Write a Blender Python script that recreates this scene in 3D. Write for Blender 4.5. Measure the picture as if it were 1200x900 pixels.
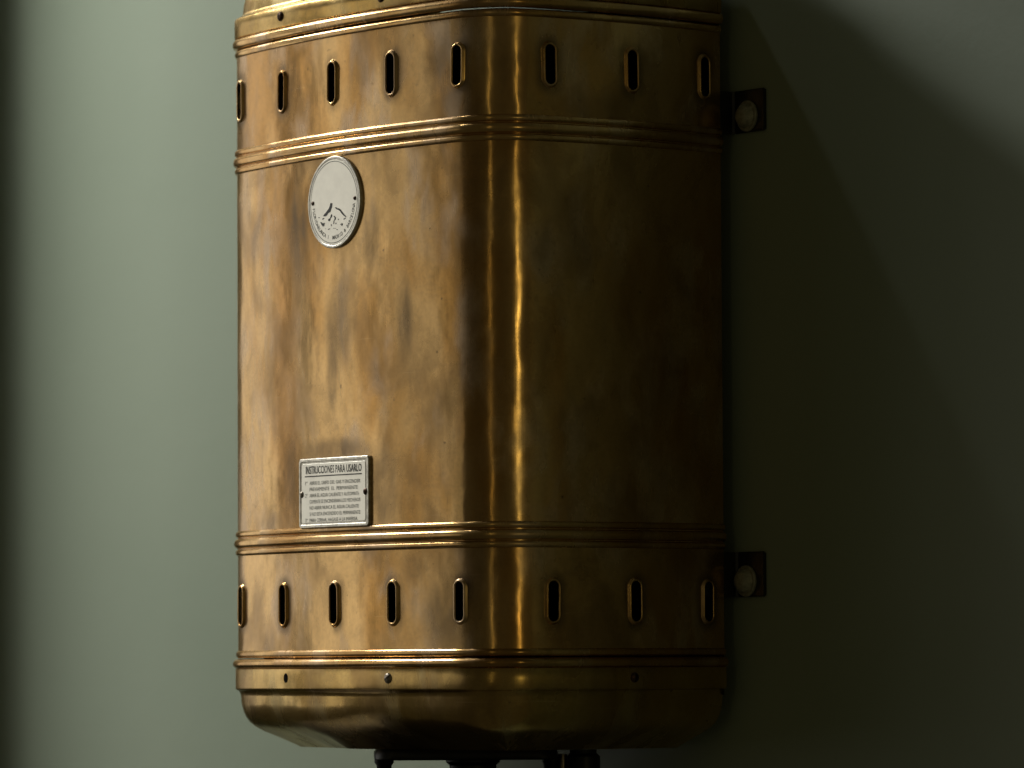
import bpy, bmesh, math, random
import numpy as np
from mathutils import Vector, Matrix
random.seed(7)
scene = bpy.context.scene
C = scene.collection
for o in list(bpy.data.objects):
    bpy.data.objects.remove(o)

# ------------------------------------------------------------------ camera
ZE = 1.5                        # eye level above the room floor (not built)
WALL_GAP = 0.0135               # casing back edge to wall
VIEW = math.radians(55.36)      # camera azimuth from the heater's front normal
FRONT_Y = -(0.1828 + WALL_GAP)  # y of the front centre line (the wall is y = 0)
CAM_D = 3.08
FPX = 5960.0                    # focal length in pixels of a 1200 px wide frame
cam_d = bpy.data.cameras.new('camera')
cam = bpy.data.objects.new('camera', cam_d); C.objects.link(cam)
scene.camera = cam
cam.location = (CAM_D*math.sin(VIEW), FRONT_Y - CAM_D*math.cos(VIEW), ZE)
cam_d.sensor_width = 36.0
cam_d.lens = FPX*36/1200
cam_d.clip_end = 100
yaw = VIEW - math.atan(208.5/FPX)
pitch = math.atan(327/FPX)
roll = math.radians(-0.3)
cam.rotation_euler = (Matrix.Rotation(yaw, 3, 'Z') @ Matrix.Rotation(math.pi/2+pitch, 3, 'X') @ Matrix.Rotation(roll, 3, 'Z')).to_euler()
cam_d.dof.use_dof = True
cam_d.dof.focus_distance = 3.06
cam_d.dof.aperture_fstop = 9.0

# ------------------------------------------------------------------ world and lamps
world = bpy.data.worlds.new('World'); scene.world = world; world.use_nodes = True
bg = world.node_tree.nodes['Background']
bg.inputs['Color'].default_value = (1.0, 0.88, 0.50, 1); bg.inputs['Strength'].default_value = 0.030

def area(name, loc, target, w, h, radiance, col):
    """rectangular lamp given by its radiance so that its mirror image has a known brightness"""
    d = bpy.data.lights.new(name, 'AREA'); d.shape = 'RECTANGLE'; d.size = w; d.size_y = h
    d.energy = radiance*math.pi*w*h; d.color = col
    o = bpy.data.objects.new(name, d); C.objects.link(o)
    o.location = loc
    o.rotation_euler = (Vector(target)-Vector(loc)).to_track_quat('-Z', 'Y').to_euler()
    return o
XW = -1.20                      # plane of the window, beyond the added jamb at the left end of the wall
XJ, JAMB, HEAD = -0.775, 0.170, 1.03        # unseen jamb and header added to shade the wall: face, depth, underside
def window(name, y0, y1, z0, z1, L, col):
    c = (XW, (y0+y1)/2, ZE+(z0+z1)/2)
    return area(name, c, (c[0]+1, c[1], c[2]), abs(y1-y0), z1-z0, L, col)
# lower panes (dim view outside), split by a mullion, then two added to fade the brass reflection; the upper pane sees the bright sky
window('window_and_fade_pane', -0.36, -0.72, -0.22, 0.66, 1.02, (1.0, 0.96, 0.90))
window('window_and_fade_pane', -0.86, -1.32, -0.22, 0.66, 0.92, (1.0, 0.95, 0.87))
window('window_and_fade_pane', -1.37, -1.95, -0.22, 0.66, 0.50, (1.0, 0.94, 0.84))
window('window_and_fade_pane', -2.00, -3.2, -0.22, 0.66, 0.24, (1.0, 0.93, 0.80))
area('window_upper_pane', (-1.02, -0.58, ZE+1.38), (-0.27, -0.18, ZE+0.82), 0.42, 0.85, 48.0, (1.0, 0.985, 0.94))
# two narrow gleams of warm light from the room behind the camera
def strip(name, az, dist, w, h, z, L, col):
    a = math.radians(az)
    c = (0.14+dist*math.sin(a), -0.17-dist*math.cos(a), ZE+z)
    return area(name, c, (0.14, -0.17, ZE+z), w, h, L, col)
strip('warm_gleam', 30, 2.4, 0.03, 1.5, 0.55, 2.6, (1.0, 0.80, 0.34))
strip('warm_gleam', 76, 3.3, 0.05, 1.1, 0.25, 4.0, (1.0, 0.80, 0.32))
strip('warm_gleam', 76.5, 3.2, 0.05, 0.30, 0.30, 14.0, (1.0, 0.82, 0.34))

scene.render.engine = 'CYCLES'
vs = scene.view_settings
vs.view_transform = 'Standard'; vs.look = 'None'; vs.exposure = 0.0; vs.gamma = 1.0; vs.use_curve_mapping = False
scene.cycles.max_bounces = 10
scene.cycles.glossy_bounces = 6

# ------------------------------------------------------------------ material helpers
class NT:
    def __init__(self, name):
        self.m = bpy.data.materials.new(name); self.m.use_nodes = True
        self.t = self.m.node_tree; self.b = self.t.nodes['Principled BSDF']
    def n(self, typ, **kw):
        nd = self.t.nodes.new(typ)
        for k, v in kw.items():
            if k in nd.inputs.keys() if isinstance(k, str) else False: nd.inputs[k].default_value = v
            else: setattr(nd, k, v)
        return nd
    def link(self, a, b): self.t.links.new(a, b)
    def math(self, op, a, b=None, clamp=False):
        nd = self.t.nodes.new('ShaderNodeMath'); nd.operation = op; nd.use_clamp = clamp
        for i, v in enumerate((a, b)):
            if v is None: continue
            if isinstance(v, (int, float)): nd.inputs[i].default_value = v
            else: self.link(v, nd.inputs[i])
        return nd.outputs[0]
    def mapping(self, src, scale, loc=(0, 0, 0)):
        nd = self.t.nodes.new('ShaderNodeMapping'); nd.inputs['Scale'].default_value = scale; nd.inputs['Location'].default_value = loc
        self.link(src, nd.inputs['Vector']); return nd.outputs[0]
    def noise(self, vec, scale, detail=4, rough=0.55, dist=0.0):
        nd = self.t.nodes.new('ShaderNodeTexNoise')
        nd.inputs['Scale'].default_value = scale; nd.inputs['Detail'].default_value = detail
        nd.inputs['Roughness'].default_value = rough; nd.inputs['Distortion'].default_value = dist
        self.link(vec, nd.inputs['Vector']); return nd.outputs['Fac']
    def ramp(self, fac, a, b, lo=0.0, hi=1.0):
        nd = self.t.nodes.new('ShaderNodeMapRange'); nd.interpolation_type = 'SMOOTHSTEP'
        self.link(fac, nd.inputs[0]); 
        for i, v in zip((1, 2, 3, 4), (a, b, lo, hi)): nd.inputs[i].default_value = v
        return nd.outputs[0]
    def mix(self, fac, a, b):
        nd = self.t.nodes.new('ShaderNodeMix'); nd.data_type = 'RGBA'
        self.link(fac, nd.inputs[0]) if not isinstance(fac, (int, float)) else setattr(nd.inputs[0], 'default_value', fac)
        for idx, v in ((6, a), (7, b)):
            if isinstance(v, tuple): nd.inputs[idx].default_value = (*v, 1)
            else: self.link(v, nd.inputs[idx])
        return nd.outputs[2]
    def blob(self, uv, cx, cy, rx, ry):
        """1 inside an ellipse around (cx, cy) of the casing's (arc, height) chart, fading outwards"""
        m = self.mapping(uv, (1/rx, 1/ry, 0), (-cx/rx, -cy/ry, 0))
        nd = self.t.nodes.new('ShaderNodeVectorMath'); nd.operation = 'LENGTH'; self.link(m, nd.inputs[0])
        return self.ramp(nd.outputs['Value'], 0.35, 1.25, 1.0, 0.0)

def brass_material(name, seed, green=0.0, stains=True, wob=1.0, rough0=0.12, slots=False):
    N = NT(name)
    uv = N.n('ShaderNodeTexCoord').outputs['UV']
    sh = (seed*3.1, seed*1.7, seed*0.9)
    v_streak = N.mapping(uv, (1.0, 0.36, 1.0), sh)      # stretched upwards: wiping marks
    v_plain = N.mapping(uv, (1, 1, 1), sh)
    big = N.noise(v_streak, 22, 4, 0.5, 0.2)
    mid = N.noise(v_streak, 60, 4, 0.5, 0.3)
    patch = N.noise(N.mapping(uv, (1, 0.6, 1), sh), 26, 4, 0.5, 0.3)
    fine = N.noise(v_plain, 420, 4, 0.6)
    spots = N.noise(v_plain, 190, 3, 0.5)
    brush = N.noise(N.mapping(uv, (900, 28, 1), sh), 1.0, 3, 0.5)
    clean = (0.66-0.09*green, 0.43-0.03*green, 0.18-0.05*green)
    orange = (0.51-0.07*green, 0.285+0.01*green, 0.088-0.01*green)
    haze = (0.66-0.16*green, 0.505-0.08*green, 0.345-0.16*green)
    dark = (0.145, 0.10, 0.055)
    c = N.mix(N.ramp(big, 0.40, 0.62), clean, orange)
    hz = N.math('MULTIPLY', N.ramp(patch, 0.44, 0.66), N.ramp(mid, 0.35, 0.6))
    c = N.mix(N.math('MULTIPLY', hz, 0.75), c, haze)
    tar = N.math('MULTIPLY', N.ramp(mid, 0.52, 0.85), 0.4)
    if stains:
        st = None
        for (cx, cy, rx, ry, k) in STAINS:
            b = N.math('MULTIPLY', N.blob(uv, cx, cy, rx, ry), k*0.95)
            st = b if st is None else N.math('MAXIMUM', st, b)
        st = N.math('MULTIPLY', st, N.ramp(mid, 0.30, 0.62, 0.25, 1.0))
        tar = N.math('MAXIMUM', tar, st)
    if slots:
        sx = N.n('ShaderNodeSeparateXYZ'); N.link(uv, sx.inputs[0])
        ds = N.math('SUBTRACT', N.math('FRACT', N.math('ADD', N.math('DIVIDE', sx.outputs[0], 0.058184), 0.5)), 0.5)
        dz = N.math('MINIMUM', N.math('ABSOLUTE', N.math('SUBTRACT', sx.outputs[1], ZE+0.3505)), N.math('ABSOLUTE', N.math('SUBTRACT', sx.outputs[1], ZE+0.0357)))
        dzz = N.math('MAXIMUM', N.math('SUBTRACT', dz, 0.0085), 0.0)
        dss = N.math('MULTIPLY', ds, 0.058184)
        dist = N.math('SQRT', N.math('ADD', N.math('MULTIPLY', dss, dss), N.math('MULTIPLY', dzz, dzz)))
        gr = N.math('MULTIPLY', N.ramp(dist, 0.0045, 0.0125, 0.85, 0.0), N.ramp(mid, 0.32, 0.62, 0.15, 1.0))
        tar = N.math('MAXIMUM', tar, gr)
    sp = N.math('MULTIPLY', N.ramp(spots, 0.70, 0.76), 0.6)
    tar = N.math('MAXIMUM', tar, sp)
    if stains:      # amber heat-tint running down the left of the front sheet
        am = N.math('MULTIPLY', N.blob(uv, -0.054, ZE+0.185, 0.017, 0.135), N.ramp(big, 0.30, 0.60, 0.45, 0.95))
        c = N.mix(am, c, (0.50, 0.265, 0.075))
    cloud = N.noise(N.mapping(uv, (1, 0.7, 1), (sh[2], sh[0], sh[1])), 19, 6, 0.58, 0.5)
    c = N.mix(N.math('MULTIPLY', N.ramp(cloud, 0.45, 0.66), 0.55), c, (0.25, 0.155, 0.066))
    c = N.mix(tar, c, dark)
    c = N.mix(N.math('MULTIPLY', N.ramp(fine, 0.35, 0.75), 0.16), c, dark)
    scr = None
    for (rz, k, sc) in ((0.95, 9.0, 330), (-0.9, 9.0, 300), (1.35, 6.0, 380)):
        mp = N.n('ShaderNodeMapping'); mp.inputs['Rotation'].default_value = (0, 0, rz); mp.inputs['Scale'].default_value = (k, sc, 1)
        N.link(uv, mp.inputs['Vector'])
        q = N.ramp(N.noise(mp.outputs[0], 1.0, 2, 0.5), 0.735, 0.775)
        scr = q if scr is None else N.math('MAXIMUM', scr, q)
    c = N.mix(N.math('MULTIPLY', scr, 0.20), c, (0.88, 0.68, 0.40))
    N.link(c, N.b.inputs['Base Color'])
    N.b.inputs['Metallic'].default_value = 1.0
    r = N.math('ADD', rough0, N.math('MULTIPLY', N.ramp(patch, 0.35, 0.7), 0.10))
    r = N.math('ADD', r, N.math('MULTIPLY', hz, 0.07))
    r = N.math('ADD', r, N.math('MULTIPLY', tar, 0.12))
    r = N.math('ADD', r, N.math('MULTIPLY', brush, 0.05))
    N.link(r, N.b.inputs['Roughness'])
    # relief: slow dents of hand-worked sheet, then fine wiping marks
    dent = N.noise(N.mapping(uv, (1.0, 0.4, 1.0), sh), 14, 1, 0.4)
    dent2 = N.noise(N.mapping(uv, (1.0, 0.8, 1.0), (sh[1], sh[2], sh[0])), 38, 2, 0.4)
    dent = N.math('ADD', dent, N.math('MULTIPLY', dent2, 0.6))
    b1 = N.n('ShaderNodeBump'); b1.inputs['Strength'].default_value = 0.9*wob; b1.inputs['Distance'].default_value = 0.0016
    N.link(dent, b1.inputs['Height'])
    b2 = N.n('ShaderNodeBump'); b2.inputs['Strength'].default_value = 0.25; b2.inputs['Distance'].default_value = 0.00006
    N.link(N.math('ADD', brush, fine), b2.inputs['Height']); N.link(b1.outputs[0], b2.inputs['Normal'])
    N.link(b2.outputs[0], N.b.inputs['Normal'])
    # dull film: a second, rough lobe over the polished one
    p2 = N.n('ShaderNodeBsdfPrincipled'); p2.inputs['Metallic'].default_value = 1.0
    N.link(c, p2.inputs['Base Color']); p2.inputs['Roughness'].default_value = 0.46; N.link(b2.outputs[0], p2.inputs['Normal'])
    mx = N.n('ShaderNodeMixShader')
    N.link(N.math('ADD', 0.10, N.math('ADD', N.math('MULTIPLY', hz, 0.30), N.math('MULTIPLY', N.ramp(cloud, 0.35, 0.65), 0.22))), mx.inputs[0])
    N.link(N.b.outputs[0], mx.inputs[1]); N.link(p2.outputs[0], mx.inputs[2])
    N.link(mx.outputs[0], N.t.nodes['Material Output'].inputs['Surface'])
    return N.m

# (arc, height, half width, half height, strength) of tarnish smudges on the front sheet
STAINS = [(-0.040, ZE+0.262, 0.013, 0.036, 1.0), (0.036, ZE+0.300, 0.012, 0.020, 0.45), (0.038, ZE+0.255, 0.010, 0.026, 0.55),
          (0.004, ZE+0.205, 0.016, 0.028, 0.60), (0.069, ZE+0.204, 0.008, 0.028, 0.80), (-0.002, ZE+0.176, 0.007, 0.030, 0.65),
          (0.026, ZE+0.212, 0.010, 0.020, 0.45), (-0.048, ZE+0.110, 0.012, 0.034, 0.70), (0.050, ZE+0.105, 0.012, 0.040, 0.65),
          (0.000, ZE+0.128, 0.042, 0.009, 0.65), (0.108, ZE+0.350, 0.020, 0.028, 0.65), (0.106, ZE+0.030, 0.024, 0.030, 0.70), (0.076, ZE+0.056, 0.012, 0.012, 0.45),
          (0.000, ZE+0.279, 0.037, 0.037, 0.45)]

def plain(name, col, rough, metal=0.0, var=0.25, scale=300, bump=0.0):
    N = NT(name)
    oc = N.n('ShaderNodeTexCoord').outputs['Object']
    f = N.noise(oc, scale, 5, 0.6)
    c = N.mix(N.ramp(f, 0.3, 0.7), tuple(x*(1-var) for x in col), tuple(min(1, x*(1+var*0.5)) for x in col))
    N.link(c, N.b.inputs['Base Color']); N.b.inputs['Metallic'].default_value = metal
    if rough > 0.8: N.b.inputs['Specular IOR Level'].default_value = 0.05
    N.link(N.math('ADD', rough-0.06, N.math('MULTIPLY', f, 0.12)), N.b.inputs['Roughness'])
    if bump:
        b = N.n('ShaderNodeBump'); b.inputs['Strength'].default_value = 0.4; b.inputs['Distance'].default_value = bump
        N.link(f, b.inputs['Height']); N.link(b.outputs[0], N.b.inputs['Normal'])
    return N.m

def wall_material():
    N = NT('sage_wall_paint')
    oc = N.n('ShaderNodeTexCoord').outputs['Object']
    f1 = N.noise(oc, 2.5, 5, 0.5); f2 = N.noise(oc, 120, 4, 0.6)
    c = N.mix(N.ramp(f1, 0.3, 0.7), (0.254, 0.308, 0.230), (0.282, 0.332, 0.252))
    N.link(c, N.b.inputs['Base Color']); N.b.inputs['Roughness'].default_value = 0.55
    N.b.inputs['Specular IOR Level'].default_value = 0.3
    b = N.n('ShaderNodeBump'); b.inputs['Strength'].default_value = 0.25; b.inputs['Distance'].default_value = 0.0008
    N.link(N.math('ADD', f2, N.math('MULTIPLY', N.noise(oc, 9, 3), 3.0)), b.inputs['Height']); N.link(b.outputs[0], N.b.inputs['Normal'])
    return N.m

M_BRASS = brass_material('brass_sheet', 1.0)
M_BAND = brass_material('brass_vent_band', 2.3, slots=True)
M_BEAD = brass_material('brass_bead', 4.1, stains=False, wob=0.2, rough0=0.14)
M_CAP = brass_material('brass_cap', 6.4, green=0.7, stains=False, wob=1.0, rough0=0.16)
M_RIM = brass_material('brass_slot_rim', 8.2, stains=False, wob=0.0, rough0=0.20)
M_INSIDE_DARK = plain('dark_inside_steel', (0.010, 0.008, 0.007), 0.85)  # near black: darkness behind the slots put into the colour
M_BLACK = plain('black_iron', (0.008, 0.009, 0.011), 0.42, 0.0, 0.3, 200, 0.0003)
M_SCREW = plain('old_steel_screw', (0.33, 0.29, 0.23), 0.38, 1.0, 0.5, 700)
M_DKSCREW = plain('browned_steel_screw', (0.10, 0.06, 0.04), 0.45, 1.0, 0.5, 700)
M_ZINC = plain('dull_zinc_bolt', (0.30, 0.30, 0.23), 0.55, 0.3, 0.3, 400, 0.0003)
M_ENAMEL = plain('cream_white_metal', (0.95, 0.93, 0.82), 0.30, 0.65, 0.07, 90)
M_ALU = plain('worn_aluminium', (0.74, 0.71, 0.62), 0.40, 0.8, 0.35, 260, 0.0002)
M_RIMWHITE = plain('pale_worn_metal', (0.90, 0.87, 0.77), 0.42, 0.6, 0.2, 200)
M_INK = plain('black_print', (0.035, 0.035, 0.03), 0.6)
M_GREYINK = plain('worn_grey_print', (0.20, 0.20, 0.17), 0.6)
M_HOLE_SHADE = plain('painted_hole_shade', (0.006, 0.004, 0.003), 0.9)
M_WALL = wall_material()

# ------------------------------------------------------------------ casing outline: (arc length s, outward offset) -> plan
KF, LF, LC, KS, LS = 1.4286, 0.11449, 0.05030, 2.2342, 0.14078
SM = LF+LC+LS
_n = 4000
_s = np.linspace(0, SM, _n); _ds = _s[1]
_turn = math.pi/2-KF*LF-KS*LS/2
_k = np.where(_s < LF, KF, np.where(_s < LF+LC, _turn/LC, KS))
_w = int(0.012/_ds); _kp = np.pad(_k, (_w, _w), mode='edge')
_k = np.convolve(_kp, np.ones(_w)/_w, mode='same')[_w:-_w]
_th = np.concatenate([[0], np.cumsum((_k[:-1]+_k[1:])/2*_ds)])
_x = np.concatenate([[0], np.cumsum(np.cos((_th[:-1]+_th[1:])/2)*_ds)])
_y = np.concatenate([[0], np.cumsum(np.sin((_th[:-1]+_th[1:])/2)*_ds)])
def plan(s, off=0.0):
    a = min(abs(s), SM); sg = 1 if s >= 0 else -1
    th = float(np.interp(a, _s, _th))
    return (sg*(float(np.interp(a, _s, _x))+off*math.sin(th)), FRONT_Y+float(np.interp(a, _s, _y))-off*math.cos(th))
def nrm(s):
    th = float(np.interp(abs(s), _s, _th)); return ((1 if s >= 0 else -1)*math.sin(th), -math.cos(th), 0.0)

# ------------------------------------------------------------------ mesh helpers
def link(o, parent=None):
    C.objects.link(o)
    if parent is not None: o.parent = parent
    return o
def obj(name, verts, faces, mat, parent=None, uvs=None, normals=None, smooth=True):
    me = bpy.data.meshes.new(name)
    me.from_pydata([tuple(v) for v in verts], [], faces)
    if uvs is not None:
        ul = me.uv_layers.new(name='chart')
        idx = np.zeros(len(me.loops), dtype=np.int32); me.loops.foreach_get('vertex_index', idx)
        ul.data.foreach_set('uv', np.asarray(uvs, dtype=np.float32)[idx].ravel())
    me.materials.append(mat)
    if smooth: me.polygons.foreach_set('use_smooth', [True]*len(me.polygons))
    me.update()
    if normals is not None: me.normals_split_custom_set_from_vertices(normals)
    o = bpy.data.objects.new(name, me)
    return link(o, parent)
def from_bm(name, bm, mat, parent=None, smooth_angle=40):
    me = bpy.data.meshes.new(name); bm.normal_update(); bm.to_mesh(me); bm.free()
    me.materials.append(mat)
    if smooth_angle:
        me.polygons.foreach_set('use_smooth', [True]*len(me.polygons))
        me.set_sharp_from_angle(angle=math.radians(smooth_angle))
    return link(bpy.data.objects.new(name, me), parent)
S_GRID = list(np.linspace(-SM, SM, 481))
def sweep(name, prof, mat, parent, s_list=S_GRID, warp=None):
    """prof: list of (height above eye level, offset); swept round the casing outline"""
    v, uv, f = [], [], []
    run = [0.0]
    for i in range(1, len(prof)): run.append(run[-1]+math.hypot(prof[i][0]-prof[i-1][0], prof[i][1]-prof[i-1][1]))
    m = len(prof)
    for s in s_list:
        for i, (z, off) in enumerate(prof):
            if warp: off = warp(s, z, off)
            x, y = plan(s, off); v.append((x, y, ZE+z)); uv.append((s, ZE+prof[0][0]-run[i]))
    for a in range(len(s_list)-1):
        for i in range(m-1):
            p = a*m+i; f.append((p, p+1, p+m+1, p+m))
    return obj(name, v, f, mat, parent, uv)

def empty(name, loc):
    o = bpy.data.objects.new(name, None); o.empty_display_size = 0.1; o.location = loc; C.objects.link(o); return o

# ------------------------------------------------------------------ the setting
def wall_box(name, x0, x1, y0, y1, z0, z1, mat):
    bm = bmesh.new(); bmesh.ops.create_cube(bm, size=1)
    bmesh.ops.scale(bm, vec=(x1-x0, y1-y0, z1-z0), verts=bm.verts)
    bmesh.ops.translate(bm, vec=((x0+x1)/2, (y0+y1)/2, (z0+z1)/2), verts=bm.verts)
    o = from_bm(name, bm, mat, None, 0); o['kind'] = 'structure'; return o
wall_box('wall', XJ-0.10, 2.2, 0.0, 0.10, 0.3, 4.6, M_WALL)
wall_box('unseen_shade_jamb', XJ-0.10, XJ, -JAMB, -0.0005, 0.3, 4.6, M_WALL)  # unseen jamb, added to darken the left end of the wall
wall_box('unseen_shade_header', XJ-0.10, XJ-0.0005, -3.4, -JAMB-0.0005, ZE+HEAD, 4.6, M_WALL)  # unseen header, added to dim the wall at top and upper right

# ------------------------------------------------------------------ the water heater
heater = empty('water_heater', (0, 0, ZE-0.06))
heater['label'] = 'old polished brass gas water heater hanging on the sage green wall'
heater['category'] = 'water heater'
# parts are written in world space: undo the Empty's offset once for all of them
HP = heater

Z_TRI_U = (0.3185, 0.3128, 0.3072); Z_TRI_L = (0.0803, 0.0746, 0.0690)
# main sheet
sweep('casing_panel', [(z, 0.0) for z in np.linspace(0.3195, 0.0680, 40)], M_BRASS, HP)

def bead(z, r, h, off=0.0):
    p = []
    for i in range(13):
        a = math.pi*i/12
        p.append((z+r*math.cos(a), off-0.0003+h*math.sin(a)))
    sweep('bead_moulding', p, M_BEAD, HP)
for zs in (Z_TRI_U, Z_TRI_L):
    bead(zs[0], 0.0021, 0.0018); bead(zs[1], 0.0032, 0.0027); bead(zs[2], 0.0021, 0.0018)
bead(0.3868, 0.0034, 0.0030); bead(0.3805, 0.0023, 0.0016)
bead(0.0058, 0.0023, 0.0017); bead(-0.0001, 0.0031, 0.0037)

# vent bands with real slots
D = 0.058184
SLOTS = [k*D for k in (-5, -4, -3, -2, -1, 0, 1, 2, 3, 4, 5)]
HW, HH = 0.0034, 0.0118           # half width and half height of the hole
def stadium(phi, hw=HW, hh=HH):
    """radius of the slot outline in direction phi"""
    c, s_ = math.cos(phi), math.sin(phi)
    if abs(c) > 1e-9:
        t = hw/abs(c)
        if abs(t*s_) <= hh-hw: return t
    b = hh-hw; ss = abs(s_)
    return b*ss+math.sqrt(max(0, hw*hw-b*b*c*c))
def vent_band(zc, z0, z1):
    v, uv, f, nn = [], [], [], []
    def add(s, z, off):
        x, y = plan(s, off); v.append((x, y, ZE+z)); uv.append((s, ZE+z)); nn.append(nrm(s)); return len(v)-1
    cw = 0.016
    edges = [-SM]
    for s0 in SLOTS:
        a, b = s0-cw, s0+cw
        cells = [math.atan2(z1-zc, cw), math.atan2(z1-zc, -cw), math.atan2(z0-zc, -cw), math.atan2(z0-zc, cw)]
        ang = sorted(set([(-math.pi+2*math.pi*i/72) for i in range(72)]+cells))
        # finer where the slot ends are round
        rings = []
        for t in (0, 0.04, 0.09, 0.16, 0.3, 0.5, 0.75, 1.0):
            ring = []
            for p in ang:
                c, s_ = math.cos(p), math.sin(p)
                r0 = stadium(p, HW+0.0008, HH+0.0008)
                r1 = min(cw/abs(c) if abs(c) > 1e-9 else 9, ((z1-zc) if s_ > 0 else (zc-z0))/abs(s_) if abs(s_) > 1e-9 else 9)
                r = r0+(r1-r0)*t
                ring.append(add(s0+r*c, zc+r*s_, 0.0007*max(0, 1-t/0.3)**2))
            rings.append(ring)
        n = len(ang)
        for q in range(len(rings)-1):
            for i in range(n):
                j = (i+1) % n
                f.append((rings[q][i], rings[q][j], rings[q+1][j], rings[q+1][i])[::-1])
        edges += [a, b]
    edges.append(SM)
    for q in range(0, len(edges), 2):
        a, b = edges[q], edges[q+1]; m = max(2, int((b-a)/0.0013)); zz = np.linspace(z1, z0, 14)
        base = len(v)
        for i in range(m+1):
            for z in zz: add(a+(b-a)*i/m, z, 0.0)
        for i in range(m):
            for k in range(13):
                p = base+i*14+k; f.append((p, p+1, p+15, p+14))
    band = obj('vent_band', v, f, M_BAND, HP, uv, nn)
    # raised lip round every slot
    prof = [(0.0012, 0.0006), (0.0003, 0.0009), (0.0000, 0.0013), (0.0003, 0.0017), (0.0008, 0.0019), (0.0013, 0.0017), (0.0017, 0.0011), (0.0021, 0.0005), (0.0028, 0.0000)]
    for s0 in SLOTS:
        v2, u2, f2 = [], [], []
        js, tl, jr = random.uniform(-0.0002, 0.0002), random.uniform(-0.02, 0.02), random.uniform(-0.0002, 0.0003)
        pts = []
        for i in range(20): a = math.pi*i/19; pts.append((math.cos(a), (HH-HW)+0, math.sin(a)))
        for i in range(20): a = math.pi+math.pi*i/19; pts.append((math.cos(a), -(HH-HW), math.sin(a)))
        m = len(prof)
        for (cx, cz, sz) in pts:
            for (rr, off) in prof:
                z = zc+cz+(HW-0.0002+jr+rr)*sz; s = s0+js+(HW-0.0002+jr+rr)*cx+tl*(z-zc)
                x, y = plan(s, off); v2.append((x, y, ZE+z)); u2.append((s, ZE+z+off))
        n = len(pts)
        for i in range(n):
            j = (i+1) % n
            for k in range(m-1): f2.append((i*m+k, i*m+k+1, j*m+k+1, j*m+k)[::-1])
        obj('slot_rim', v2, f2, M_RIM, band, u2)
    return band
vent_band(0.3505, 0.3195, 0.3790)
vent_band(0.0357, 0.0068, 0.0690)

# caps: collar, ledge, then the bowl that turns in
CO = 0.0016
bowl = [(-0.0165, -0.0002), (-0.0185, -0.0014), (-0.0200, -0.0017), (-0.0250, -0.0022), (-0.0296, -0.0034), (-0.0330, -0.0050), (-0.0362, -0.0074),
        (-0.0390, -0.0108), (-0.0414, -0.0152), (-0.0436, -0.0204), (-0.0460, -0.0262), (-0.0487, -0.0325), (-0.0505, -0.0366), (-0.0518, -0.0392)]
def cap(name, prof, mirror):
    pr = prof if not mirror else prof[::-1]
    o = sweep(name, pr, M_CAP, HP)
    return o
def fill(name, z, off, mat, parent, warp=None):
    v = [(*plan(s, warp(s, z, off) if warp else off), ZE+z) for s in S_GRID[::4]]
    return obj(name, v, [tuple(range(len(v)))], mat, parent, [(p[0], p[1]) for p in v], None, False)
lower = [(-0.0028, -0.0002), (-0.0030, CO-0.0004), (-0.0034, CO), (-0.0100, CO), (-0.0150, CO), (-0.0158, CO-0.0002), (-0.0163, CO-0.0010)]+bowl
def pan_bulge(s, z, off):
    if z > -0.022: return off
    g = math.exp(-((s+0.018)/0.030)**2)
    return off*(1-0.30*g)
bottom_cap = sweep('bottom_cap', lower, M_CAP, HP, S_GRID, pan_bulge)
fill('cap_floor', -0.0518, -0.0392, M_CAP, bottom_cap, pan_bulge)
ZT = 0.3872
upper = [(ZT+0.0030, -0.0002), (ZT+0.0032, CO-0.0006), (ZT+0.0036, CO-0.0002), (ZT+0.0100, CO-0.0002), (ZT+0.0148, CO-0.0003), (ZT+0.0157, CO-0.0009), (ZT+0.0162, CO-0.002)]
upper += [(ZT-0.0003+0.0165+(-0.0165-z), off-0.0022) for z, off in bowl[1:-1]]
top_cap = cap('top_cap', upper, True)
fill('cap_roof', upper[-1][0], upper[-1][1], M_CAP, top_cap)
def shadow_flue():  # unseen collar on the roof, added for its shadow on the wall
    n = 48; cy = FRONT_Y+0.098; v, uv, f = [], [], []
    prof = [(0.078, ZT+0.030), (0.076, ZT+0.040), (0.066, ZT+0.056), (0.060, ZT+0.066), (0.0585, ZT+0.075), (0.0600, ZT+0.080), (0.0600, ZT+0.084), (0.0575, ZT+0.088), (0.0575, ZT+0.098)]
    for i in range(n):
        a = 2*math.pi*i/n
        for r, z in prof: v.append((r*math.cos(a), cy+r*math.sin(a), ZE+z)); uv.append((r*(a-math.pi), ZE+z))
    m = len(prof)
    for i in range(n):
        j = (i+1) % n
        for k in range(m-1): f.append((i*m+k, j*m+k, j*m+k+1, i*m+k+1))
    obj('unseen_shadow_flue', v, f, M_CAP, HP, uv)
shadow_flue()

# inside: near-black liner standing for the unlit interior, and the back sheet
liner = sweep('inner_liner', [(0.385, -0.016), (0.2, -0.016), (-0.002, -0.016)], M_INSIDE_DARK, HP, S_GRID[::6])
yb = plan(SM)[1]; xb = plan(SM)[0]
obj('back_sheet', [(-xb, yb-0.0005, ZE-0.02), (xb, yb-0.0005, ZE-0.02), (xb, yb-0.0005, ZE+0.405), (-xb, yb-0.0005, ZE+0.405)], [(0, 1, 2, 3)], M_INSIDE_DARK, HP, None, None, False)

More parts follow.
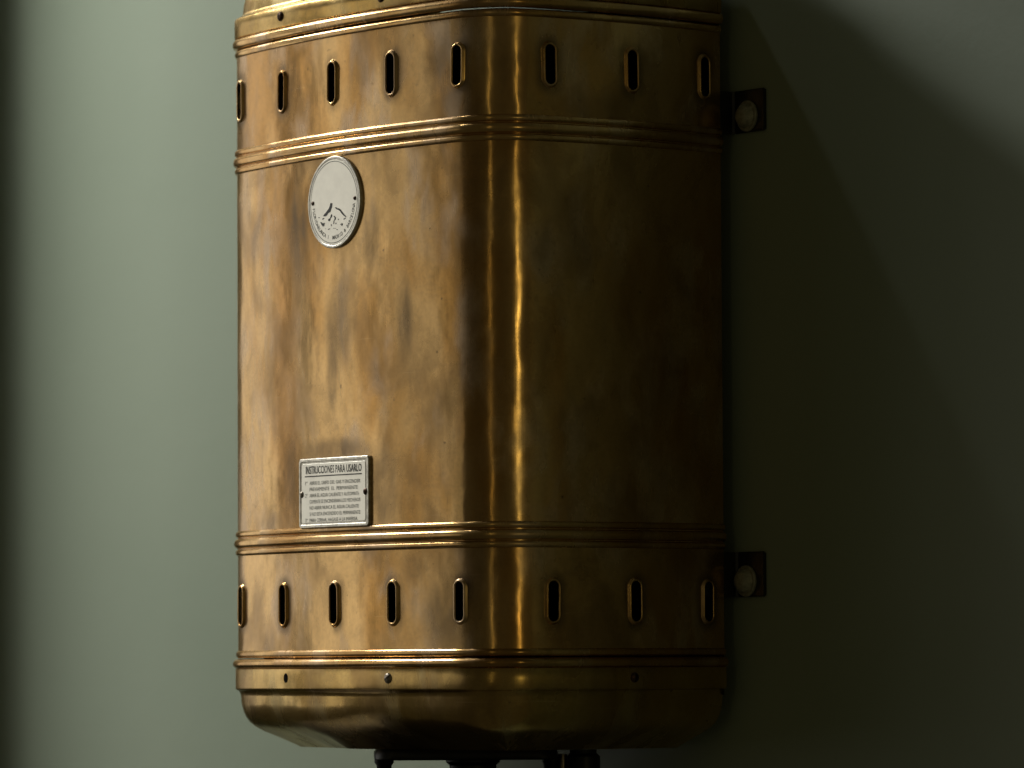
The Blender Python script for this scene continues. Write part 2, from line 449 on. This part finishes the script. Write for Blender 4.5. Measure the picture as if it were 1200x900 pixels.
# ------------------------------------------------------------------ round things set on the casing
def disc_frame(s, z, off):
    x, y = plan(s, off); n = Vector(nrm(s)); u = Vector((0, 0, 1)); t = u.cross(n).normalized()
    return Matrix(((t.x, u.x, n.x, x), (t.y, u.y, n.y, y), (t.z, u.z, n.z, ZE+z), (0, 0, 0, 1)))
def lathe(bm, prof, n=24, M=None):
    rows = []
    for (r, h) in prof:
        if r < 1e-7: rows.append([bm.verts.new((0, 0, h))])
        else: rows.append([bm.verts.new((r*math.cos(2*math.pi*i/n), r*math.sin(2*math.pi*i/n), h)) for i in range(n)])
    for a, b in zip(rows[:-1], rows[1:]):
        for i in range(n):
            j = (i+1) % n
            if len(a) == 1: bm.faces.new((a[0], b[i], b[j]))
            elif len(b) == 1: bm.faces.new((a[i], a[j], b[0]))
            else: bm.faces.new((a[i], a[j], b[j], b[i]))
    if M is not None: bmesh.ops.transform(bm, matrix=M, verts=bm.verts)
def slotted_screw(name, s, z, off, r, h, mat, parent, turn=0.5):
    """round head with a real driver slot: two half domes and the floor between"""
    bm = bmesh.new(); g = r*0.13
    for side in (1, -1):
        rows = []
        for q in range(7):
            t = q/6; ringr = r*math.cos(t*math.pi/2*0.95); hh = h*math.sin(t*math.pi/2*0.95)
            row = []
            for i in range(13):
                a = math.pi*i/12
                row.append(bm.verts.new((ringr*math.cos(a), side*max(g, ringr*math.sin(a)), hh)))
            rows.append(row)
        for a_, b_ in zip(rows[:-1], rows[1:]):
            for i in range(12):
                try: bm.faces.new((a_[i], a_[i+1], b_[i+1], b_[i]))
                except ValueError: pass
        rim0 = [bm.verts.new((r*math.cos(math.pi*i/12), side*max(g, r*math.sin(math.pi*i/12)), -0.0008)) for i in range(13)]
        for i in range(12): bm.faces.new((rim0[i], rim0[i+1], rows[0][i+1], rows[0][i]))
        # slot wall
        wall = [row[0] for row in rows]+[row[12] for row in rows[::-1]]
        vv = [bm.verts.new((w.co.x, side*g, w.co.z)) for w in wall]
        vb = [bm.verts.new((r, side*g, h*0.3)), bm.verts.new((-r, side*g, h*0.3))]
    lathe_prof = [(r*0.98, -0.0006), (r*0.97, h*0.22), (0, h*0.35)]
    lathe(bm, lathe_prof, 20)
    bmesh.ops.rotate(bm, cent=(0, 0, 0), matrix=Matrix.Rotation(turn, 3, 'Z'), verts=bm.verts)
    bmesh.ops.transform(bm, matrix=disc_frame(s, z, off), verts=bm.verts)
    bmesh.ops.recalc_face_normals(bm, faces=bm.faces)
    return from_bm(name, bm, mat, parent, 50)
def punched_hole(s, z, off, r, parent, tall=1.3):
    """screw hole whose screw is missing: a low disc painted near black for the shade inside"""
    bm = bmesh.new(); lathe(bm, [(r*1.25, 0.0001), (r*1.12, 0.0004), (r, 0.0003), (r*0.96, 0.0001), (0, 0.00012)], 20)
    bmesh.ops.scale(bm, vec=(1, tall, 1), verts=bm.verts)
    bmesh.ops.transform(bm, matrix=disc_frame(s, z, off), verts=bm.verts)
    return from_bm('screw_hole', bm, M_HOLE_SHADE, parent)
slotted_screw('cap_screw', 0.0545, -0.0090, CO, 0.0032, 0.0018, M_SCREW, bottom_cap, 0.6)
punched_hole(-0.0540, -0.0088, CO, 0.0018, bottom_cap)
slotted_screw('cap_screw', 0.2310, -0.0092, CO, 0.0030, 0.0018, M_DKSCREW, bottom_cap, 1.4)
slotted_screw('cap_screw', -0.0585, ZT+0.0098, CO-0.0002, 0.0031, 0.0018, M_DKSCREW, top_cap, 1.6)
slotted_screw('cap_screw', 0.0500, ZT+0.0098, CO-0.0002, 0.0031, 0.0018, M_DKSCREW, top_cap, 2.2)

# ------------------------------------------------------------------ plates, bent to the casing
def chart_mesh(name, pts, faces, mat, parent, smooth=False):
    """pts: (s, z, off) mapped onto the casing"""
    v = [(*plan(s, o), ZE+z) for (s, z, o) in pts]
    return obj(name, v, faces, mat, parent, [(p[0], ZE+p[1]) for p in pts], None, smooth)
def slab(name, outline, cs, cz, off0, rings, mat, parent, fan=True):
    """outline(k) -> unit-free point lists; rings: list of (inset outline pts, off)"""
    pts, faces = [], []
    n = len(rings[0][0])
    for (pl, off) in rings:
        for (a, b) in pl: pts.append((cs+a, cz+b, off0+off))
    for q in range(len(rings)-1):
        for i in range(n):
            j = (i+1) % n
            faces.append((q*n+i, q*n+j, (q+1)*n+j, (q+1)*n+i))
    if fan:
        last = (len(rings)-1)*n
        # strips to the centre line so that the face follows the curve
        pts.append((cs, cz, off0+rings[-1][1])); ce = len(pts)-1
        for i in range(n): faces.append((last+i, last+(i+1) % n, ce))
    o = chart_mesh(name, pts, faces, mat, parent)
    o.data.polygons.foreach_set('use_smooth', [True]*len(o.data.polygons)); o.data.set_sharp_from_angle(angle=math.radians(35))
    return o
def circ(r, n=72, ox=0, oz=0): return [(ox+r*math.cos(2*math.pi*i/n), oz+r*math.sin(2*math.pi*i/n)) for i in range(n)]
def rrect(w, h, r, n=6, edge=8):
    p = []
    for (cx, cz, a0) in ((w/2-r, h/2-r, 0), (-w/2+r, h/2-r, 1), (-w/2+r, -h/2+r, 2), (w/2-r, -h/2+r, 3)):
        for i in range(n+1):
            a = math.pi/2*(a0+i/n); p.append((cx+r*math.cos(a), cz+r*math.sin(a)))
        nx = [(-1, 0), (0, -1), (1, 0), (0, 1)][a0]; L = (w if a0 % 2 == 0 else h)-2*r
        q = p[-1]
        for i in range(1, edge): p.append((q[0]+nx[0]*L*i/edge, q[1]+nx[1]*L*i/edge))
    return p

def text_mesh(body, size, width=None, align='LEFT', bold=0.0, spacing=1.0):
    cu = bpy.data.curves.new('lettering_source', 'FONT'); cu.body = body; cu.size = size
    cu.align_x = align; cu.resolution_u = 2; cu.offset = bold; cu.space_character = spacing
    o = bpy.data.objects.new('lettering_source', cu); C.objects.link(o)
    dg = bpy.context.evaluated_depsgraph_get()
    me = bpy.data.meshes.new_from_object(o.evaluated_get(dg))
    v = np.array([tuple(p.co) for p in me.vertices]).reshape(-1, 3); f = [tuple(p.vertices) for p in me.polygons]
    bpy.data.objects.remove(o); bpy.data.meshes.remove(me); bpy.data.curves.remove(cu)
    if width is not None and len(v):
        lo, hi = v[:, 0].min(), v[:, 0].max(); v[:, 0] = (v[:, 0]-lo)/(hi-lo)*width
    return v, f

# --- instruction plate
PW, PH, PZ, PS = 0.0740, 0.0420, 0.1028, 0.0
ip = slab('instruction_plate', None, PS, PZ, 0.0002,
          [(rrect(PW, PH, 0.0022), -0.0004), (rrect(PW, PH, 0.0022), 0.0014), (rrect(PW-0.0008, PH-0.0008, 0.0020), 0.0018), (rrect(PW-0.0034, PH-0.0034, 0.0016), 0.0018), (rrect(PW-0.0042, PH-0.0042, 0.0014), 0.0014)], M_ALU, HP)
slab('enamel_field', None, PS, PZ, 0.0002, [(rrect(PW-0.0062, PH-0.0062, 0.0016), 0.00145), (rrect(PW-0.0066, PH-0.0066, 0.0015), 0.00165)], M_ENAMEL, ip)
def frame_line(name, parent, pl_out, pl_in, cs, cz, off, mat):
    n = len(pl_out)
    chart_mesh(name, [(cs+a, cz+b, off) for a, b in pl_out]+[(cs+a, cz+b, off) for a, b in pl_in], [(i, (i+1) % n, n+(i+1) % n, n+i) for i in range(n)], mat, parent)
def put_text(name, lines, mat, parent, cs, cz, off):
    pts, faces = [], []
    for (v, f, dx, dz) in lines:
        b = len(pts)
        pts += [(cs+dx+p[0], cz+dz+p[1], off) for p in v]; faces += [tuple(i+b for i in q) for q in f]
    return chart_mesh(name, pts, faces, mat, parent)
OFF_T = 0.0002+0.00172
head_w = 0.0590
v, f = text_mesh('INSTRUCCIONES PARA USARLO', 0.0066, head_w, bold=0.00004)
put_text('plate_heading', [(v, f, -head_w/2+0.0005, 0.0118)], M_INK, ip, PS, PZ, OFF_T)
chart_mesh('heading_rule', [(PS-0.0302+0.0604*i/16, PZ+0.0099+dz, OFF_T) for dz in (0, 0.0007) for i in range(17)], [(i, i+1, 18+i, 17+i) for i in range(16)], M_INK, ip)
body = [('1\u00ba', 'ABRIR EL GRIFO DEL GAS Y ENCENDER', 0.0535), ('', 'PREVIAMENTE  EL  PERMANENTE', 0.0510), ('2\u00ba', 'ABRIR EL AGUA CALIENTE Y AUTOMATI-', 0.0525),
        ('', 'CAMENTE SE ENCENDERAN LOS MECHEROS', 0.0535), ('', 'NO ABRIR NUNCA EL AGUA CALIENTE', 0.0520), ('', 'SI NO ESTA ENCENDIDO EL PERMANENTE', 0.0535), ('3\u00ba', 'PARA CERRAR, HAGASE A LA INVERSA.', 0.0510)]
lines = []
for i, (num, txt, w) in enumerate(body):
    zl = 0.0051-i*0.00375
    if num:
        v, f = text_mesh(num, 0.0032, 0.0024); lines.append((v, f, -0.0297, zl))
    v, f = text_mesh(txt, 0.0031, w); lines.append((v, f, -0.0248, zl))
put_text('plate_lettering', lines, M_GREYINK, ip, PS, PZ, OFF_T)
for sx in (-1, 1):
    slotted_screw('plate_screw', PS+sx*0.0338, PZ-0.0005, 0.0016, 0.0021, 0.0012, M_DKSCREW if sx > 0 else M_SCREW, ip, 1.2+sx)

# --- round badge
BR, BZ, BS = 0.0279, 0.2778, 0.0021
bd = slab('round_badge', None, BS, BZ, 0.0002, [(circ(BR), -0.0004), (circ(BR), 0.0014), (circ(BR-0.0005), 0.0018), (circ(BR-0.0014), 0.0018), (circ(BR-0.0018), 0.0015)], M_RIMWHITE, HP)
slab('enamel_field', None, BS, BZ, 0.0002, [(circ(BR-0.0019), 0.0014), (circ(BR-0.0021), 0.00165)], M_ENAMEL, bd)
frame_line('badge_ring', bd, circ(BR-0.0030), circ(BR-0.0034), BS, BZ, OFF_T, M_GREYINK)
# lettering along the lower rim
arc = 'FLORIDABLANCA 1  MADRID & BARCELONA'
pts, faces = [], []
r_t = 0.0214
for i, ch in enumerate(arc):
    if ch == ' ': continue
    t = i/(len(arc)-1); ang = math.radians(188+t*164)
    v, f = text_mesh(ch, 0.0034, align='CENTER', bold=0.00002)
    rot = ang+math.pi/2; c, s_ = math.cos(rot), math.sin(rot); b = len(pts)
    for p in v:
        x, z = p[0]*0.85, p[1]-0.0012
        pts.append((BS+r_t*math.cos(ang)+x*c-z*s_, BZ+r_t*math.sin(ang)+x*s_+z*c, OFF_T))
    faces += [tuple(k+b for k in q) for q in f]
chart_mesh('badge_lettering', pts, faces, M_GREYINK, bd)
# mountain emblem: irregular inked patches
EM = [[(408, 172), (440, 182), (432, 240), (420, 268), (404, 318), (372, 332), (352, 366), (324, 386), (290, 384), (306, 352), (330, 330), (356, 294), (380, 262), (394, 226)],
      [(270, 430), (296, 408), (312, 414), (286, 438)], [(244, 474), (264, 478), (284, 496), (318, 484), (312, 510), (304, 540), (286, 546), (262, 516)],
      [(476, 242), (494, 240), (512, 256), (544, 262), (566, 280), (590, 318), (616, 352), (652, 386), (640, 396), (604, 366), (576, 336), (556, 302), (530, 284), (498, 272)],
      [(418, 348), (436, 362), (432, 392), (410, 416), (404, 448), (386, 466), (366, 446), (378, 424), (400, 410), (410, 380)],
      [(452, 376), (474, 380), (492, 404), (488, 434), (468, 456), (466, 500), (452, 508), (452, 466), (470, 430), (472, 404)],
      [(484, 486), (500, 484), (500, 508), (484, 508)], [(522, 424), (536, 422), (538, 440), (524, 440)], [(570, 486), (600, 500), (588, 532), (566, 528), (580, 508)],
      [(606, 424), (644, 402), (640, 416), (612, 438)], [(362, 592), (378, 580), (402, 574), (400, 584), (376, 598)], [(446, 566), (490, 572), (490, 579), (448, 574)], [(498, 584), (522, 592), (518, 602), (498, 594)],
      [(324, 576), (336, 580), (330, 590)], [(414, 510), (426, 512), (424, 540), (414, 540)], [(210, 400), (236, 402), (232, 412), (214, 412)], [(556, 512), (566, 500), (572, 508), (562, 518)]]
pts, faces = [], []
for poly in EM:
    b = len(pts)
    for (px, py) in poly:
        dx = (px-450)/13.44; dy = (py-161)/13.44+0.13*dx
        pts.append((BS+dx/1935/0.568, BZ-dy/1935, OFF_T))
    faces.append(tuple(range(b, len(pts)))[::-1])
chart_mesh('mountain_emblem', pts, faces, M_INK, bd)
for sx in (-1, 1):
    slotted_screw('badge_pin', BS+sx*0.0222, BZ+0.0008, 0.0018, 0.0013, 0.0008, M_DKSCREW, bd, 0.4)

# ------------------------------------------------------------------ wall brackets with their bolts
def bracket(z0, z1, plate_w, bolt_dx, bolt_z):
    x0 = xb-0.0030; t = 0.0025; zc = (z0+z1)/2; h = z1-z0
    bm = bmesh.new()
    # L section in plan: arm from the casing back to the wall, then the plate along the wall
    pl = [(x0, yb-0.030), (x0+t, yb-0.030), (x0+t, -t-0.0012), (x0+t+0.0012, -t), (x0+t+plate_w, -t), (x0+t+plate_w, -0.0003), (x0+0.0012, -0.0003), (x0, -0.0015)]
    lo = [bm.verts.new((a, b, ZE+z0)) for a, b in pl]; hi = [bm.verts.new((a, b, ZE+z1)) for a, b in pl]
    n = len(pl)
    for i in range(n): bm.faces.new((lo[i], lo[(i+1) % n], hi[(i+1) % n], hi[i]))
    bm.faces.new(lo[::-1]); bm.faces.new(hi)
    bmesh.ops.recalc_face_normals(bm, faces=bm.faces)
    bmesh.ops.bevel(bm, geom=[e for e in bm.edges if abs(e.verts[0].co.z-e.verts[1].co.z) < 1e-6], offset=0.0008, segments=2, affect='EDGES')
    br = from_bm('wall_bracket', bm, M_BLACK, HP, 35)
    bm = bmesh.new()
    lathe(bm, [(0.0094, 0), (0.0094, 0.0012), (0.0089, 0.0018), (0.0074, 0.0019), (0.0070, 0.0024), (0.0066, 0.0042), (0.0052, 0.0058), (0.0030, 0.0066), (0, 0.0068)], 28)
    M = Matrix.Translation((x0+t+bolt_dx, -t+0.0001, ZE+bolt_z)) @ Matrix.Rotation(math.pi/2, 4, 'X')
    bmesh.ops.transform(bm, matrix=M, verts=bm.verts)
    from_bm('wall_bolt', bm, M_ZINC, br, 35)
bracket(0.3178, 0.3435, 0.0285, 0.0135, 0.3275)
bracket(0.0385, 0.0655, 0.0250, 0.0090, 0.0480)

# ------------------------------------------------------------------ gas fittings under the casing
CXY = (0.0, FRONT_Y+0.092)
rt = Vector((math.cos(VIEW), math.sin(VIEW)))     # direction across the fittings
def pos(px): 
    d = (px-537)/1962; return (CXY[0]+rt.x*d, CXY[1]+rt.y*d)
base = wall_box('burner_tray', -0.5, 0.5, -0.5, 0.5, -0.5, 0.5, M_BLACK)
del base['kind']
bm = bmesh.new()
pl = rrect(0.112, 0.070, 0.012)
rot = Matrix.Rotation(VIEW, 2)
lo = []; rows = []
for (z, k) in ((-0.0516, 0.97), (-0.0545, 1.0), (-0.0580, 1.0), (-0.0588, 0.985)):
    rows.append([bm.verts.new((CXY[0]+(rot @ Vector((a*k, b*k)))[0]+rt.x*0.004, CXY[1]+(rot @ Vector((a*k, b*k)))[1]+rt.y*0.004, ZE+z)) for a, b in pl])
n = len(pl)
for a, b in zip(rows[:-1], rows[1:]):
    for i in range(n): bm.faces.new((a[i], a[(i+1) % n], b[(i+1) % n], b[i]))
bm.faces.new(rows[0]); bm.faces.new(rows[-1][::-1]); bmesh.ops.recalc_face_normals(bm, faces=bm.faces)
bpy.data.objects.remove(base)
tray = from_bm('burner_tray', bm, M_BLACK, HP, 35)
def block(name, px0, px1, dep, z0, z1, mat, parent):
    bm = bmesh.new(); w = (px1-px0)/1962; c = (px0+px1)/2; x, y = pos(c); pts_ = rrect(w, dep, 0.010); rws = []
    for (z, k) in ((z1, 0.94), (z1-0.004, 1.0), (z0, 1.0)):
        rws.append([bm.verts.new((x+(rot @ Vector((a*k, b*k)))[0], y+(rot @ Vector((a*k, b*k)))[1], ZE+z)) for a, b in pts_])
    for a, b in zip(rws[:-1], rws[1:]):
        for i in range(len(pts_)): bm.faces.new((a[i], a[(i+1) % len(pts_)], b[(i+1) % len(pts_)], b[i]))
    bm.faces.new(rws[0]); bm.faces.new(rws[-1][::-1]); bmesh.ops.recalc_face_normals(bm, faces=bm.faces)
    return from_bm(name, bm, mat, parent, 35)
block('unseen_dark_block', 268, 706, 0.11, -0.19, -0.0655, M_BLACK, HP)  # unseen block added so that the bowl above reflects something dark
def pipe(name, px, r, z0, z1, mat, parent, flare=1.0, n=24, dy=0.0):
    bm = bmesh.new(); x, y = pos(px)
    lathe(bm, [(0, z0), (r, z0), (r, (z0+z1)/2), (r, z1-0.004), (r*flare, z1-0.002), (r*flare, z1), (0, z1)], n)
    bmesh.ops.translate(bm, vec=(x, y+dy, ZE), verts=bm.verts); bmesh.ops.recalc_face_normals(bm, faces=bm.faces)
    return from_bm(name, bm, mat, parent, 40)
pipe('support_strut', 447, 0.0046, -0.15, -0.0585, M_BLACK, HP, 1.3)
pipe('gas_pipe', 554, 0.0145, -0.15, -0.0585, M_BLACK, HP, 1.15)
pipe('support_strut', 649, 0.0050, -0.15, -0.0585, M_BLACK, HP, 1.2)
knob = pipe('gas_tap', 687, 0.0105, -0.12, -0.0535, M_BLACK, HP, 0.8)
pipe('tap_stem', 662, 0.0028, -0.10, -0.0560, M_SCREW, knob, 1.0, 12)

# parts were written in world space: keep them there under the heater's Empty
heater.scale = (1, 1, 1.006)
bpy.context.view_layer.update()
inv = Matrix.Translation(heater.location).inverted()
for o in heater.children:
    o.matrix_parent_inverse = inv
